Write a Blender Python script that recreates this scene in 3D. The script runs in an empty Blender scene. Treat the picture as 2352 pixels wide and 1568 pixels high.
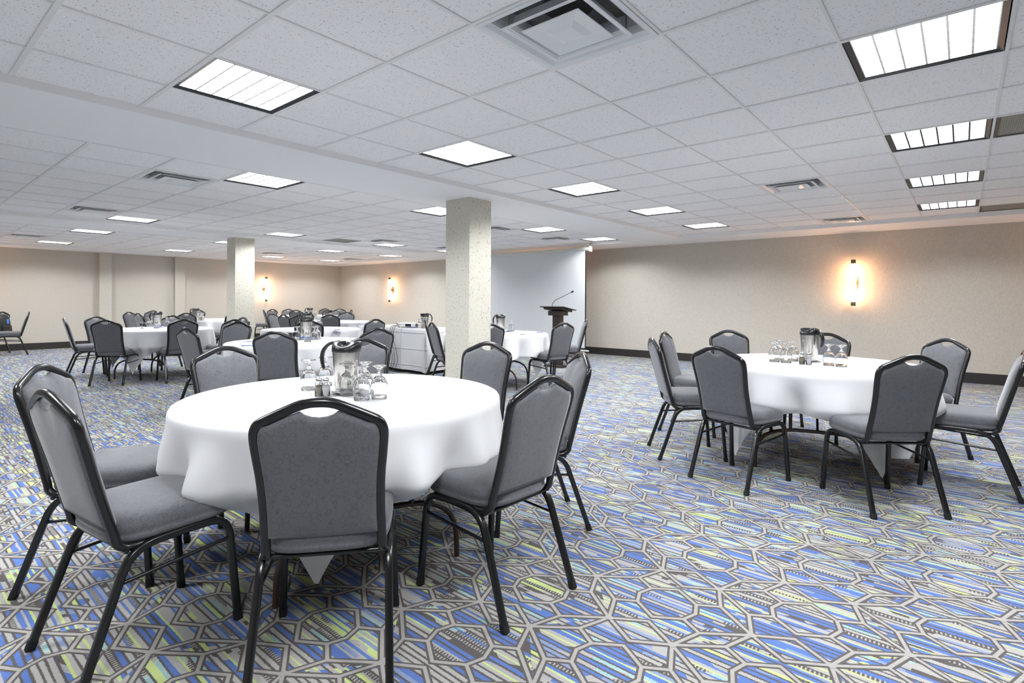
import bpy, bmesh, math, random
from mathutils import Vector, Matrix
PI = math.pi
random.seed(7)
sc = bpy.context.scene
COL = sc.collection
# ------------------------------------------------------------------ helpers
def setp(o, label=None, cat=None, group=None, kind=None):
    if label: o['label'] = label
    if cat: o['category'] = cat
    if group: o['group'] = group
    if kind: o['kind'] = kind
    return o
def link(name, me, parent=None):
    o = bpy.data.objects.new(name, me); COL.objects.link(o)
    if parent is not None: o.parent = parent
    return o
def empty(name, loc=(0, 0, 0), rz=0.0):
    o = bpy.data.objects.new(name, None); COL.objects.link(o)
    o.location = loc; o.rotation_euler = (0, 0, rz); o.empty_display_size = .1
    return o
def dup(src, loc, rz):
    r = src.copy(); COL.objects.link(r); r.location = loc; r.rotation_euler = (0, 0, rz)
    for k in ('label', 'category', 'group'):
        if k in r: del r[k]
    for ch in list(src.children):
        c = ch.copy(); COL.objects.link(c); c.parent = r
        for g in list(ch.children):
            d = g.copy(); COL.objects.link(d); d.parent = c
    return r
class MB:
    """mesh builder: collects geometry of ONE object"""
    def __init__(s): s.v = []; s.f = []; s.m = []; s.sm = []
    def add(s, vs, fs, mi=0, smooth=False):
        n = len(s.v); s.v += [tuple(p) for p in vs]
        for f in fs:
            s.f.append(tuple(i + n for i in f)); s.m.append(mi); s.sm.append(smooth)
        return s
    def box(s, c, d, mi=0, M=None):
        x, y, z = c; a, b, h = d[0] / 2, d[1] / 2, d[2] / 2
        vs = [(x + i * a, y + j * b, z + k * h) for i in (-1, 1) for j in (-1, 1) for k in (-1, 1)]
        if M is not None: vs = [M @ Vector(p) for p in vs]
        return s.add(vs, [(0, 1, 3, 2), (4, 6, 7, 5), (0, 4, 5, 1), (2, 3, 7, 6), (0, 2, 6, 4), (1, 5, 7, 3)], mi)
    def bbox(s, a, b, mi=0):
        return s.box([(a[i] + b[i]) / 2 for i in range(3)], [abs(b[i] - a[i]) for i in range(3)], mi)
    def lathe(s, prof, n=24, mi=0, c=(0, 0, 0), close=False):
        vs = []; fs = []
        for r, z in prof:
            for k in range(n):
                t = 2 * PI * k / n; vs.append((c[0] + r * math.cos(t), c[1] + r * math.sin(t), c[2] + z))
        for i in range(len(prof) - 1):
            for k in range(n):
                a = i * n + k; b = i * n + (k + 1) % n
                fs.append((a, b, b + n, a + n))
        s.add(vs, fs, mi, True)
        if close:
            m = len(prof) - 1
            s.add([vs[k] for k in range(n)], [tuple(range(n - 1, -1, -1))], mi)
            s.add([vs[m * n + k] for k in range(n)], [tuple(range(n))], mi)
        return s
    def tube(s, pts, r, n=10, mi=0, caps=True, up=None, sect=None, closed=False):
        """sweep; r = radius or list; sect = list of (a,b) unit section"""
        P = [Vector(p) for p in pts]; N = len(P)
        if sect is None: sect = [(math.cos(2 * PI * k / n), math.sin(2 * PI * k / n)) for k in range(n)]
        n = len(sect); T = []
        for i in range(N):
            if closed: t = P[(i + 1) % N] - P[i - 1]
            else: t = P[min(i + 1, N - 1)] - P[max(i - 1, 0)]
            T.append(t.normalized())
        if up is None: up = Vector((0, 0, 1)) if abs(T[0].z) < .9 else Vector((0, 1, 0))
        u = Vector(up); u = (u - T[0] * u.dot(T[0])).normalized()
        vs = []
        for i in range(N):
            u = u - T[i] * u.dot(T[i]); u.normalize(); w = T[i].cross(u)
            rr = r[i] if isinstance(r, (list, tuple)) else r
            for a, b in sect: vs.append(P[i] + (u * b + w * a) * rr)
        fs = []
        for i in range(N if closed else N - 1):
            j = (i + 1) % N
            for k in range(n):
                l = (k + 1) % n; fs.append((i * n + k, i * n + l, j * n + l, j * n + k))
        s.add(vs, fs, mi, True)
        if caps and not closed:
            s.add(vs[:n], [tuple(range(n - 1, -1, -1))], mi); s.add(vs[-n:], [tuple(range(n))], mi)
        return s
    def mesh(s, name, mats):
        me = bpy.data.meshes.new(name); me.from_pydata(s.v, [], s.f)
        for m in (mats if isinstance(mats, (list, tuple)) else [mats]): me.materials.append(m)
        me.polygons.foreach_set('material_index', s.m); me.polygons.foreach_set('use_smooth', s.sm)
        me.update(); return me
    def obj(s, name, mats, parent=None): return link(name, s.mesh(name, mats), parent)
def recalc(o, bevel=0, seg=2, sub=0, angle=35):
    bm = bmesh.new(); bm.from_mesh(o.data); bmesh.ops.remove_doubles(bm, verts=bm.verts, dist=1e-5)
    bmesh.ops.recalc_face_normals(bm, faces=bm.faces); bm.to_mesh(o.data); bm.free()
    if bevel:
        m = o.modifiers.new('bv', 'BEVEL'); m.width = bevel; m.segments = seg; m.limit_method = 'ANGLE'; m.angle_limit = math.radians(angle)
    if sub:
        m = o.modifiers.new('ss', 'SUBSURF'); m.levels = sub; m.render_levels = sub
    return o
def smooth_path(pts, per=6):
    """Catmull-Rom"""
    P = [Vector(p) for p in pts]; out = []
    for i in range(len(P) - 1):
        a = P[max(i - 1, 0)]; b = P[i]; c = P[i + 1]; d = P[min(i + 2, len(P) - 1)]
        for k in range(per):
            t = k / per
            out.append(.5 * ((2 * b) + (c - a) * t + (2 * a - 5 * b + 4 * c - d) * t * t + (3 * b - a - 3 * c + d) * t ** 3))
    out.append(P[-1]); return out
def arc_path(pts, r=.04, n=6):
    """polyline with rounded corners"""
    P = [Vector(p) for p in pts]; out = [P[0]]
    for i in range(1, len(P) - 1):
        a, b, c = P[i - 1], P[i], P[i + 1]
        rr = min(r, (a - b).length * .48, (c - b).length * .48)
        p = b + (a - b).normalized() * rr; q = b + (c - b).normalized() * rr
        for k in range(n + 1):
            t = k / n; out.append(p * (1 - t) ** 2 + b * 2 * t * (1 - t) + q * t * t)
    out.append(P[-1]); return out
RSQ = []
for cx, cy, a0 in ((.55, .55, 0), (-.55, .55, 90), (-.55, -.55, 180), (.55, -.55, 270)):
    for k in range(3):
        t = math.radians(a0 + 45 * k); RSQ.append((cx + .45 * math.cos(t), cy + .45 * math.sin(t)))
# ------------------------------------------------------------------ materials
def mat(name, col, rough=.5, metal=0.0, spec=.5, **kw):
    m = bpy.data.materials.new(name); m.use_nodes = True
    b = m.node_tree.nodes['Principled BSDF']
    b.inputs['Base Color'].default_value = (*col, 1); b.inputs['Roughness'].default_value = rough
    b.inputs['Metallic'].default_value = metal; b.inputs['Specular IOR Level'].default_value = spec
    return m
class NT:
    def __init__(s, m): s.t = m.node_tree; s.n = s.t.nodes; s.l = s.t.links; s.b = s.n.get('Principled BSDF')
    def new(s, ty, **kw):
        n = s.n.new(ty)
        for k, v in kw.items(): setattr(n, k, v)
        return n
    def put(s, sock, v):
        if hasattr(v, 'is_linked') or hasattr(v, 'links'): s.l.new(v, sock)
        else: sock.default_value = v
    def math(s, op, a, b=None, c=None):
        n = s.new('ShaderNodeMath', operation=op); s.put(n.inputs[0], a)
        if b is not None: s.put(n.inputs[1], b)
        if c is not None: s.put(n.inputs[2], c)
        return n.outputs[0]
    def mix(s, f, a, b):
        n = s.new('ShaderNodeMix', data_type='RGBA'); s.put(n.inputs['Factor'], f); s.put(n.inputs['A'], a); s.put(n.inputs['B'], b)
        return n.outputs['Result']
    def ramp(s, f, stops, interp='LINEAR'):
        n = s.new('ShaderNodeValToRGB'); n.color_ramp.interpolation = interp
        e = n.color_ramp.elements
        while len(e) < len(stops): e.new(.5)
        for i, (p, c) in enumerate(stops): e[i].position = p; e[i].color = (*c, 1) if len(c) == 3 else c
        s.put(n.inputs[0], f); return n.outputs[0]
    def noise(s, vec, scale, detail=2, rough=.5):
        n = s.new('ShaderNodeTexNoise'); s.put(n.inputs['Vector'], vec); n.inputs['Scale'].default_value = scale
        n.inputs['Detail'].default_value = detail; n.inputs['Roughness'].default_value = rough; return n.outputs['Fac']
    def pos(s): return s.new('ShaderNodeNewGeometry').outputs['Position']
    def objc(s): return s.new('ShaderNodeTexCoord').outputs['Object']
    def scalev(s, v, xyz):
        n = s.new('ShaderNodeVectorMath', operation='MULTIPLY'); s.put(n.inputs[0], v); n.inputs[1].default_value = xyz; return n.outputs[0]
    def bump(s, h, strength=.3, dist=.001):
        n = s.new('ShaderNodeBump'); n.inputs['Strength'].default_value = strength; n.inputs['Distance'].default_value = dist
        s.put(n.inputs['Height'], h); s.l.new(n.outputs[0], s.b.inputs['Normal'])
def srgb(r, g, b): return tuple(((c / 255) / 12.92 if c / 255 <= .04045 else ((c / 255 + .055) / 1.055) ** 2.4) for c in (r, g, b))

M = {}
# wallpaper
def wallpaper(name, base, dark, light):
    m = mat(name, base, .75, spec=.25); t = NT(m); p = t.pos()
    n1 = t.noise(t.scalev(p, (1, 1, .55)), 70, 3, .6); n2 = t.noise(p, 9, 2)
    f = t.ramp(n1, [(.36, (0, 0, 0)), (.5, (.5, .5, .5)), (.68, (1, 1, 1))])
    c = t.mix(f, (*dark, 1), (*light, 1)); c2 = t.mix(t.math('MULTIPLY', n2, .25), c, (*base, 1))
    t.l.new(c2, t.b.inputs['Base Color']); t.bump(n1, .25, .002); return m
M['wall'] = wallpaper('beige_wallpaper', (.56, .525, .465), (.51, .475, .41), (.60, .565, .505))
def column_paper():
    m = mat('flecked_column_wallpaper', (.58, .56, .49), .75, spec=.25); t = NT(m); p = t.pos()
    w = t.noise(t.scalev(p, (1, 1, .8)), 55, 4, .7)
    f = t.ramp(w, [(.36, (1, 1, 1)), (.42, (0, 0, 0))])
    c = t.mix(f, (.60, .575, .50, 1), (.30, .275, .20, 1)); t.l.new(c, t.b.inputs['Base Color']); t.bump(w, .3, .002); return m
M['column'] = column_paper()
M['base'] = mat('dark_vinyl_baseboard', (.024, .021, .019), .5)
M['plaster'] = mat('white_painted_plaster', (.90, .90, .905), .8, spec=.2)
M['tbar'] = mat('white_enamel_grid', (.80, .80, .79), .5)
def tile():
    m = mat('fissured_ceiling_tile', (.91, .91, .915), .9, spec=.1); t = NT(m); p = t.pos()
    n = t.noise(t.scalev(p, (1.0, .50, 1)), 150, 2, .6); n3 = t.noise(p, 38, 2)
    f = t.ramp(t.math('ADD', n, t.math('MULTIPLY', n3, .22)), [(.435, (1, 1, 1)), (.475, (0, 0, 0))])
    c = t.mix(t.math('MULTIPLY', f, .8), (.92, .91, .915, 1), (.42, .41, .40, 1)); t.l.new(c, t.b.inputs['Base Color']); return m
M['tile'] = tile()
# carpet
def carpet(name, seed):
    m = mat(name, (.3, .3, .3), .95, spec=.1); t = NT(m); p = t.pos()
    sx = t.new('ShaderNodeSeparateXYZ'); t.l.new(p, sx.inputs[0]); X, Y = sx.outputs[0], sx.outputs[1]
    jit = t.math('MULTIPLY', t.math('SUBTRACT', t.noise(p, 260, 1), .5), .009)
    wav = t.math('MULTIPLY', t.math('SUBTRACT', t.noise(t.scalev(p, (30, 3, 1)), 1, 1), .5), .012)
    U = t.math('ADD', t.math('ADD', X, jit), wav)
    # rows follow the zigzag of the line network
    T_ = t.math('DIVIDE', t.math('SUBTRACT', Y, 1.36), .451); k = t.math('FLOOR', T_)
    f = t.math('FRACT', t.math('DIVIDE', t.math('SUBTRACT', X, 1.827), .48)); tri = t.math('SUBTRACT', t.math('MULTIPLY', t.math('ABSOLUTE', t.math('SUBTRACT', t.math('MULTIPLY', f, 2), 1)), 2), 1)
    sg = t.math('SUBTRACT', 1, t.math('MULTIPLY', 4, t.math('FRACT', t.math('MULTIPLY', k, .5))))
    row = t.math('ADD', k, t.math('GREATER_THAN', t.math('FRACT', T_), t.math('ADD', .5, t.math('MULTIPLY', .2206, t.math('MULTIPLY', tri, sg)))))
    def band(w, sd):
        q = t.math('FLOOR', t.math('DIVIDE', U, w))
        n = t.new('ShaderNodeTexWhiteNoise', noise_dimensions='3D'); c = t.new('ShaderNodeCombineXYZ')
        t.l.new(q, c.inputs[0]); c.inputs[2].default_value = sd + seed; t.l.new(row, c.inputs[1])
        t.l.new(c.outputs[0], n.inputs['Vector']); return n.outputs['Value'], t.math('FRACT', t.math('DIVIDE', U, w))
    grey = (.40, .39, .37); blue = (.080, .165, .46); lime = (.52, .63, .23); mint = (.37, .55, .46); dark = (.085, .074, .072); lav = (.36, .355, .36); pale = (.22, .29, .47)
    h1, f1 = band(.0225, 1.3); h2, f2 = band(.0225, 5.7)
    zone = t.math('MULTIPLY', t.math('SUBTRACT', t.noise(p, 3.2, 1), .5), .55)
    hz = t.math('ADD', h1, zone)
    c1 = t.ramp(hz, [(0, blue), (.21, pale), (.27, grey), (.49, dark), (.525, lav), (.57, blue), (.64, grey), (.78, mint), (.84, grey), (.97, lime)], 'CONSTANT')
    tuft = t.noise(p, 330, 1)
    c1 = t.mix(t.math('MULTIPLY', t.math('GREATER_THAN', tuft, .54), t.math('MULTIPLY', t.math('GREATER_THAN', hz, .78), t.math('LESS_THAN', hz, .84))), c1, (.18, .33, .55, 1))
    thin = t.math('LESS_THAN', f2, .34)
    c2 = t.ramp(h2, [(0, dark), (.60, lime), (.74, grey), (.88, blue)], 'CONSTANT')
    c = t.mix(thin, c1, c2)
    dots = t.math('MULTIPLY', t.math('GREATER_THAN', t.math('FRACT', t.math('DIVIDE', t.math('ADD', Y, jit), .013)), .42), t.math('MULTIPLY', t.math('MULTIPLY', t.math('GREATER_THAN', hz, .85), t.math('LESS_THAN', hz, .95)), t.math('GREATER_THAN', f1, .34)))
    c = t.mix(dots, c, (*dark, 1))
    c = t.mix(t.math('MULTIPLY', tuft, .22), c, (.31, .30, .30, 1))
    t.l.new(c, t.b.inputs['Base Color']); t.bump(tuft, .5, .004); return m
def yarn(name, col, col2):
    m = mat(name, col, .95, spec=.1); t = NT(m); n = t.noise(t.pos(), 420, 1)
    t.l.new(t.mix(t.ramp(n, [(.35, (0, 0, 0)), (.65, (1, 1, 1))]), (*col, 1), (*col2, 1)), t.b.inputs['Base Color']); t.bump(n, .5, .003); return m
M['carpet'] = carpet('striped_carpet', 0.0); M['carpet_b'] = carpet('striped_carpet_octagons', 17.0); M['carpet_c'] = carpet('striped_carpet_lozenges', 31.0); M['line_dark'] = yarn('dark_brown_yarn', (.095, .083, .080), (.14, .125, .12)); M['line_grey'] = yarn('light_grey_yarn', (.33, .318, .30), (.405, .39, .37))
# chair
M['frame'] = mat('gloss_black_enamel', (.008, .008, .009), .22, spec=.6)
M['foot'] = mat('black_rubber_foot', (.006, .006, .006), .7)
def fabric():
    m = mat('grey_curl_upholstery', (.2, .2, .22), .85, spec=.3); t = NT(m); o = t.objc()
    def rings(scale, off):
        mp = t.new('ShaderNodeMapping'); t.l.new(o, mp.inputs['Vector']); mp.inputs['Location'].default_value = off
        v = t.new('ShaderNodeTexVoronoi'); t.l.new(mp.outputs[0], v.inputs['Vector']); v.inputs['Scale'].default_value = scale
        return t.math('LESS_THAN', t.math('ABSOLUTE', t.math('SUBTRACT', v.outputs['Distance'], .40)), .032)
    r = t.math('MAXIMUM', rings(34, (0, 0, 0)), rings(31, (.37, .11, .23)))
    n = t.noise(o, 500, 1)
    c = t.mix(t.math('MULTIPLY', n, .2), (.135, .138, .151, 1), (.112, .115, .128, 1))
    c = t.mix(t.math('MULTIPLY', r, .36), c, (.055, .057, .066, 1)); t.l.new(c, t.b.inputs['Base Color']); t.bump(t.math('SUBTRACT', n, t.math('MULTIPLY', r, .6)), .35, .002)
    t.b.inputs['Sheen Weight'].default_value = .45; t.b.inputs['Sheen Roughness'].default_value = .4
    return m
M['fabric'] = fabric()
def linen():
    m = mat('white_tablecloth_linen', (.70, .70, .715), .8, spec=.2); t = NT(m); o = t.objc()
    n = t.noise(o, 5, 2); t.bump(n, .12, .02); t.b.inputs['Sheen Weight'].default_value = .2; return m
M['cloth'] = linen()
M['tabletop'] = mat('brown_laminate', (.10, .06, .035), .5); M['tableleg'] = mat('brown_enamel_tube', (.045, .022, .014), .35)
# fixtures
def lens():
    m = bpy.data.materials.new('prismatic_light_lens'); m.use_nodes = True; t = NT(m); t.n.remove(t.b)
    o = t.new('ShaderNodeTexCoord').outputs['Object']; s = t.new('ShaderNodeSeparateXYZ'); t.l.new(o, s.inputs[0])
    def g(a):
        f = t.math('FRACT', t.math('MULTIPLY', t.math('ADD', a, .27), 6 / .54)); return f, t.math('LESS_THAN', t.math('ABSOLUTE', t.math('SUBTRACT', f, .5)), .445)
    fx, lx = g(s.outputs[0]); fy, ly = g(s.outputs[1])
    cell = t.math('MULTIPLY', lx, ly)
    sh = t.math('ADD', .62, t.math('MULTIPLY', .5, t.math('SINE', t.math('MULTIPLY', fy, PI))))
    st = t.math('ADD', .75, t.math('MULTIPLY', cell, t.math('MULTIPLY', sh, LAMP)))
    g_ = t.new('ShaderNodeNewGeometry'); d_ = t.new('ShaderNodeVectorMath', operation='DOT_PRODUCT'); t.l.new(g_.outputs['Incoming'], d_.inputs[0]); t.l.new(g_.outputs['True Normal'], d_.inputs[1])
    r_ = t.new('ShaderNodeMapRange', interpolation_type='SMOOTHSTEP'); t.l.new(t.math('ABSOLUTE', d_.outputs['Value']), r_.inputs['Value'])
    r_.inputs['From Min'].default_value = .22; r_.inputs['From Max'].default_value = .45; r_.inputs['To Min'].default_value = .05; r_.inputs['To Max'].default_value = 1.0
    st = t.math('MAXIMUM', t.math('MULTIPLY', st, r_.outputs[0]), t.math('MULTIPLY', st, .05))
    e = t.new('ShaderNodeEmission'); e.inputs['Color'].default_value = (.95, .975, 1.0, 1); t.l.new(st, e.inputs['Strength'])
    t.l.new(e.outputs[0], t.n['Material Output'].inputs['Surface']); return m
LAMP = 66.0
M['lens'] = lens()
M['fixture'] = mat('black_light_housing', (.012, .014, .017), .35)
def emit(name, col, st):
    m = bpy.data.materials.new(name); m.use_nodes = True; t = NT(m); t.n.remove(t.b)
    e = t.new('ShaderNodeEmission'); e.inputs['Color'].default_value = (*col, 1); e.inputs['Strength'].default_value = st
    t.l.new(e.outputs[0], t.n['Material Output'].inputs['Surface']); return m
M['glow'] = emit('warm_lamp_glass', (1, .53, .27), 46)
M['glow_dim'] = emit('warm_amber_band', (1, .42, .10), 9)
M['bronze'] = mat('brushed_bronze', (.20, .15, .11), .4, .7)
M['vent'] = mat('white_vent_enamel', (.78, .80, .82), .3)
M['duct'] = mat('dark_duct', (.03, .03, .032), .6); M['plenum'] = mat('grey_duct_lining', (.10, .10, .095), .6)
def grille():
    m = mat('perforated_return_grille', (.2, .19, .15), .6); t = NT(m); o = t.objc(); s = t.new('ShaderNodeSeparateXYZ'); t.l.new(o, s.inputs[0])
    q = [t.math('LESS_THAN', t.math('FRACT', t.math('MULTIPLY', a, 80)), .45) for a in (s.outputs[0], s.outputs[1])]
    t.l.new(t.mix(t.math('MULTIPLY', q[0], q[1]), (.27, .26, .22, 1), (.09, .085, .07, 1)), t.b.inputs['Base Color']); return m
M['grille'] = grille()
# table ware
def steel():
    m = mat('brushed_stainless_steel', (.62, .60, .56), .22, 1.0); t = NT(m); t.b.inputs['Anisotropic'].default_value = .3; return m
M['steel'] = steel(); M['blackplastic'] = mat('black_plastic', (.012, .012, .014), .3)
def glass():
    m = bpy.data.materials.new('clear_glass'); m.use_nodes = True; t = NT(m); t.n.remove(t.b)
    g = t.new('ShaderNodeBsdfGlass'); g.inputs['IOR'].default_value = 1.46; g.inputs['Roughness'].default_value = 0; g.inputs['Color'].default_value = (.985, .99, .99, 1)
    t.l.new(g.outputs[0], t.n['Material Output'].inputs['Surface']); return m
M['glass'] = glass()
M['china'] = mat('white_china', (.85, .85, .84), .15); M['chrome'] = mat('chrome', (.75, .75, .76), .12, 1.0)
def speck(name, a, b, scale):
    m = mat(name, a, .8); t = NT(m); n = t.noise(t.objc(), scale, 2); t.l.new(t.mix(t.ramp(n, [(.42, (0, 0, 0)), (.58, (1, 1, 1))]), (*a, 1), (*b, 1)), t.b.inputs['Base Color']); return m
M['pepper'] = speck('ground_pepper', (.42, .36, .26), (.16, .13, .09), 900); M['salt'] = mat('white_salt', (.88, .88, .88), .7)
M['bluecloth'] = mat('blue_napkin_cloth', (.03, .10, .50), .7); M['bluepen'] = mat('blue_pen_plastic', (.02, .06, .38), .3)
M['paper'] = mat('white_paper', (.84, .84, .85), .8); M['candy'] = speck('wrapped_yellow_candy', (.75, .62, .20), (.86, .84, .72), 60)
M['screen'] = mat('matte_white_screen', (.66, .68, .70), .9, spec=.1); M['black'] = mat('matte_black', (.008, .008, .008), .7)
M['case'] = mat('cream_screen_case', (.62, .63, .58), .4); M['lectern'] = mat('dark_stained_wood', (.030, .021, .017), .4)
M['projector'] = mat('white_projector_plastic', (.78, .78, .78), .4); M['lensglass'] = mat('dark_glass', (.01, .01, .012), .08); M['cable'] = mat('black_cable_rubber', (.02, .02, .022), .5)
M['bag'] = mat('black_nylon', (.010, .010, .011), .6); M['bluetag'] = mat('blue_label', (.05, .22, .65), .5); M['wcable'] = mat('white_cable', (.6, .6, .56), .5)
# ------------------------------------------------------------------ camera
CH = 1.214; FPX = 1237.2; YAW = .6963
cam = bpy.data.cameras.new('camera'); co = bpy.data.objects.new('camera', cam); COL.objects.link(co)
cam.sensor_width = 36; cam.lens = FPX / 2352 * 36; cam.shift_y = -(784 - 690.26) / 2352; cam.clip_start = .05; cam.clip_end = 100
co.matrix_world = Matrix.Translation((0, 0, CH)) @ Matrix.Rotation(YAW - PI / 2, 4, 'Z') @ Matrix.Rotation(PI / 2, 4, 'X') @ Matrix.Rotation(.0046, 4, 'Z')
sc.camera = co
FW = Vector((math.cos(YAW), math.sin(YAW))); RT = Vector((math.sin(YAW), -math.cos(YAW)))
# ------------------------------------------------------------------ room (x = across towards the long wall, y = along it)
UW, VW, UN, VN = 10.72, 16.9, -2.6, -4.2      # long wall, pilastered wall, the two walls behind the camera
CZ, SZ = 2.439, 2.392                          # tile ceiling, plaster beams
def structure(o, label=None): setp(o, label, kind='structure'); return o
# walls
def wall(name, a, b, label):
    o = MB().bbox(a, b).obj(name, M['wall']); structure(o, label); return o
wall('wall_right', (UW, VN - .1, 0), (UW + .1, VW + .1, 2.7), 'long beige papered wall with warm sconces')
wall('wall_left', (UN - .1, VW, 0), (UW, VW + .1, 2.7), 'beige papered wall with two shallow pilasters')
wall('wall_back', (UN - .1, VN - .1, 0), (UN, VW, 2.7), 'beige papered wall behind the camera')
wall('wall_near', (UN, VN - .1, 0), (UW, VN, 2.7), 'beige papered wall beside the camera')
for nm, a, b in (('baseboard_right', (UW - .014, VN, 0), (UW - .0005, VW, .158)), ('baseboard_left', (UN, VW - .014, 0), (UW - .015, VW - .0005, .158)),
                 ('baseboard_back', (UN + .0005, VN, 0), (UN + .014, VW - .015, .158)), ('baseboard_near', (UN + .015, VN + .0005, 0), (UW - .015, VN + .014, .158))):
    o = MB().bbox(a, b).obj(nm, M['base']); structure(recalc(o, .003), 'dark vinyl baseboard')
tn = [0]
def trim(a, b, m, label, bevel=0):
    tn[0] += 1; o = MB().bbox(a, b).obj('trim_%d' % tn[0], m); recalc(o, bevel); structure(o, label); return o
TOPZ = 2.62
trim((UN, 4.02, SZ), (UW, 5.045, TOPZ), M['plaster'], 'white dropped plaster beam above the thick pillar', .004)
trim((UN, 10.325, SZ), (UW, 11.30, TOPZ), M['plaster'], 'white dropped plaster beam above the slim pillar', .004)
SU = 9.77
for v0, v1 in ((VN, 4.02), (5.045, 10.325), (11.30, VW)):
    trim((SU, v0, SZ), (UW, v1, TOPZ), M['plaster'], 'white dropped plaster soffit along the long wall')
trim((UN, 16.2, SZ), (SU, VW, TOPZ), M['plaster'], 'white dropped plaster soffit along the pilastered wall')
for u0 in (3.77, 5.475):
    trim((u0, VW - .13, .0), (u0 + .255, VW, SZ), M['wall'], 'shallow beige pilaster on the wall')
    trim((u0 - .012, VW - .142, .0), (u0 + .267, VW - .13, .158), M['base'], 'dark baseboard across the pilaster')
# columns
for a, b, lab in (((4.383, 4.30), (4.752, 4.69), 'thick square papered pillar beside the front table'), ((4.468, 10.585), (4.836, 10.95), 'second square papered pillar farther down the room')):
    o = MB().bbox((a[0], a[1], 0), (b[0], b[1], SZ)).obj('column', M['column']); structure(recalc(o, .004), lab)
    o2 = MB().bbox((a[0] - .012, a[1] - .012, 0), (b[0] + .012, b[1] + .012, .0)).obj if False else None
# floor with woven line pattern (ribbons belong to the one floor mesh)
fl = MB()
fl.add([(UN, VN, 0), (UW, VN, 0), (UW, VW, 0), (UN, VW, 0)], [(0, 1, 2, 3)], 0)
AX, RY, OX, OY = .48, .451, 1.827, 1.36
octv = [(.126, .003), (.064, .096), (0, .118), (-.064, .096), (-.126, .003), (-.064, -.096), (0, -.118), (.064, -.096)]
segs = [(octv[i], octv[(i + 1) % 8]) for i in range(8)]
for sx in (1, -1):
    for sy in (1, -1): segs.append(((sx * .064, sy * .096), (sx * .112, sy * .176)))
S0, S1, S2, S3 = (0, .325), (.24, .126), (.24, -.126), (0, -.325)
def rh(a, b, p, q): return [(a, p), (p, b), (b, q), (q, a)]
segs += rh(S0, S1, (.112, .176), (.128, .278)) + rh(S3, S2, (.112, -.176), (.128, -.278)) + rh(S1, S2, (.163, 0), (.317, 0))
def ribbon(p, q, w, z, mi):
    dx, dy = q[0] - p[0], q[1] - p[1]; L = math.hypot(dx, dy); dx /= L; dy /= L; e = w * .32
    a = (p[0] - dx * e, p[1] - dy * e); b = (q[0] + dx * e, q[1] + dy * e); nx, ny = -dy * w / 2, dx * w / 2
    vs = [(a[0] + nx, a[1] + ny), (a[0] - nx, a[1] - ny), (b[0] - nx, b[1] - ny), (b[0] + nx, b[1] + ny)]
    for x, y in vs:
        if not (UN < x < UW and VN < y < VW): return
    fl.add([(x, y, z) for x, y in vs], [(0, 1, 2, 3)], mi)
def knot(p, r, z):
    if UN + r < p[0] < UW - r and VN + r < p[1] < VW - r: fl.add([(p[0] + r * math.cos(k * PI / 4), p[1] + r * math.sin(k * PI / 4), z) for k in range(8)], [tuple(range(8))], 2)
def patch(ps_, mi):
    if all(UN < x < UW and VN < y < VW for x, y in ps_):
        if sum(ps_[i][0] * ps_[(i + 1) % len(ps_)][1] - ps_[(i + 1) % len(ps_)][0] * ps_[i][1] for i in range(len(ps_))) < 0: ps_ = ps_[::-1]
        fl.add([(x, y, .00015) for x, y in ps_], [tuple(range(len(ps_)))], mi)
for j in range(-14, 37):
    for i in range(-12, 22):
        cx = OX + AX * i + (AX / 2 if j % 2 else 0); cy = OY + RY * j
        if cx < UN - .3 or cx > UW + .3 or cy < VN - .3 or cy > VW + .3: continue
        for si, (p, q) in enumerate(segs):
            P = (cx + p[0], cy + p[1]); Q = (cx + q[0], cy + q[1])
            ribbon(P, Q, .0285, .0003 + .00001 * si, 1); ribbon(P, Q, .0128, .0007 + .00002 * si, 2)
        for q_ in (S0, S1, S2, S3): knot((cx + q_[0], cy + q_[1]), .016, .0016 if q_ in (S0, S1) else .0018)
        patch([(cx + x, cy + y) for x, y in octv], 3)
        for r4 in (rh(S0, S1, (.112, .176), (.128, .278)), rh(S3, S2, (.112, -.176), (.128, -.278)), rh(S1, S2, (.163, 0), (.317, 0))): patch([(cx + e_[0][0], cy + e_[0][1]) for e_ in r4], 4)
o = fl.obj('floor', [M['carpet'], M['line_dark'], M['line_grey'], M['carpet_b'], M['carpet_c']]); structure(o, 'blue grey and lime striped carpet with grey line network')
# ceiling: tiles + T-bars, open where fixtures sit
GU = lambda b: (b + .8244) * .61
G1 = lambda a: (a * 1.0056 + 3.7567) * .61
holes = []
fix = []      # (kind, bay, b, a0)
V2 = 5.265; DV2 = .6135; V3 = 11.93; DV3 = .6135
def bayline(bay, n): return G1(n) if bay == 1 else (V2 + DV2 * n if bay == 2 else V3 + DV3 * n)
for b in (-2, 1, 4, 7, 10, 13): fix.append(('light', 1, b, 1))  # row opens with an unseen light, added for the lighting in the same rhythm
for b in (-2, 1, 4, 7, 10, 13): fix.append(('light', 1, b, -4))  # lights at the start lie out of view, added to light the room
for b in (-1, 3, 7, 11, 14): fix.append(('light', 2, b, 0)); fix.append(('light', 2, b, 7)); fix.append(('light', 3, b, 0)); fix.append(('light', 3, b, 5))  # each row's first light is unseen, added to brighten the pilastered wall side
for bay, b, n in ((1, 2, -2), (1, 9, -2), (1, 14, -2), (2, 2, 1), (2, 2, 6), (2, 10, 1), (2, 13, 1), (2, 10, 6), (2, 13, 6), (3, 2, 3), (3, 10, 3), (3, 14, 3)): fix.append(('vent', bay, b, n))
for bay, b, n in ((1, 7, -5), (1, 14, -5), (2, 9, 7)): fix.append(('grille', bay, b, n))
taken = {(f[1], f[2], f[3]) for f in fix}
cl = MB(); TZ = CZ + .006
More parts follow.
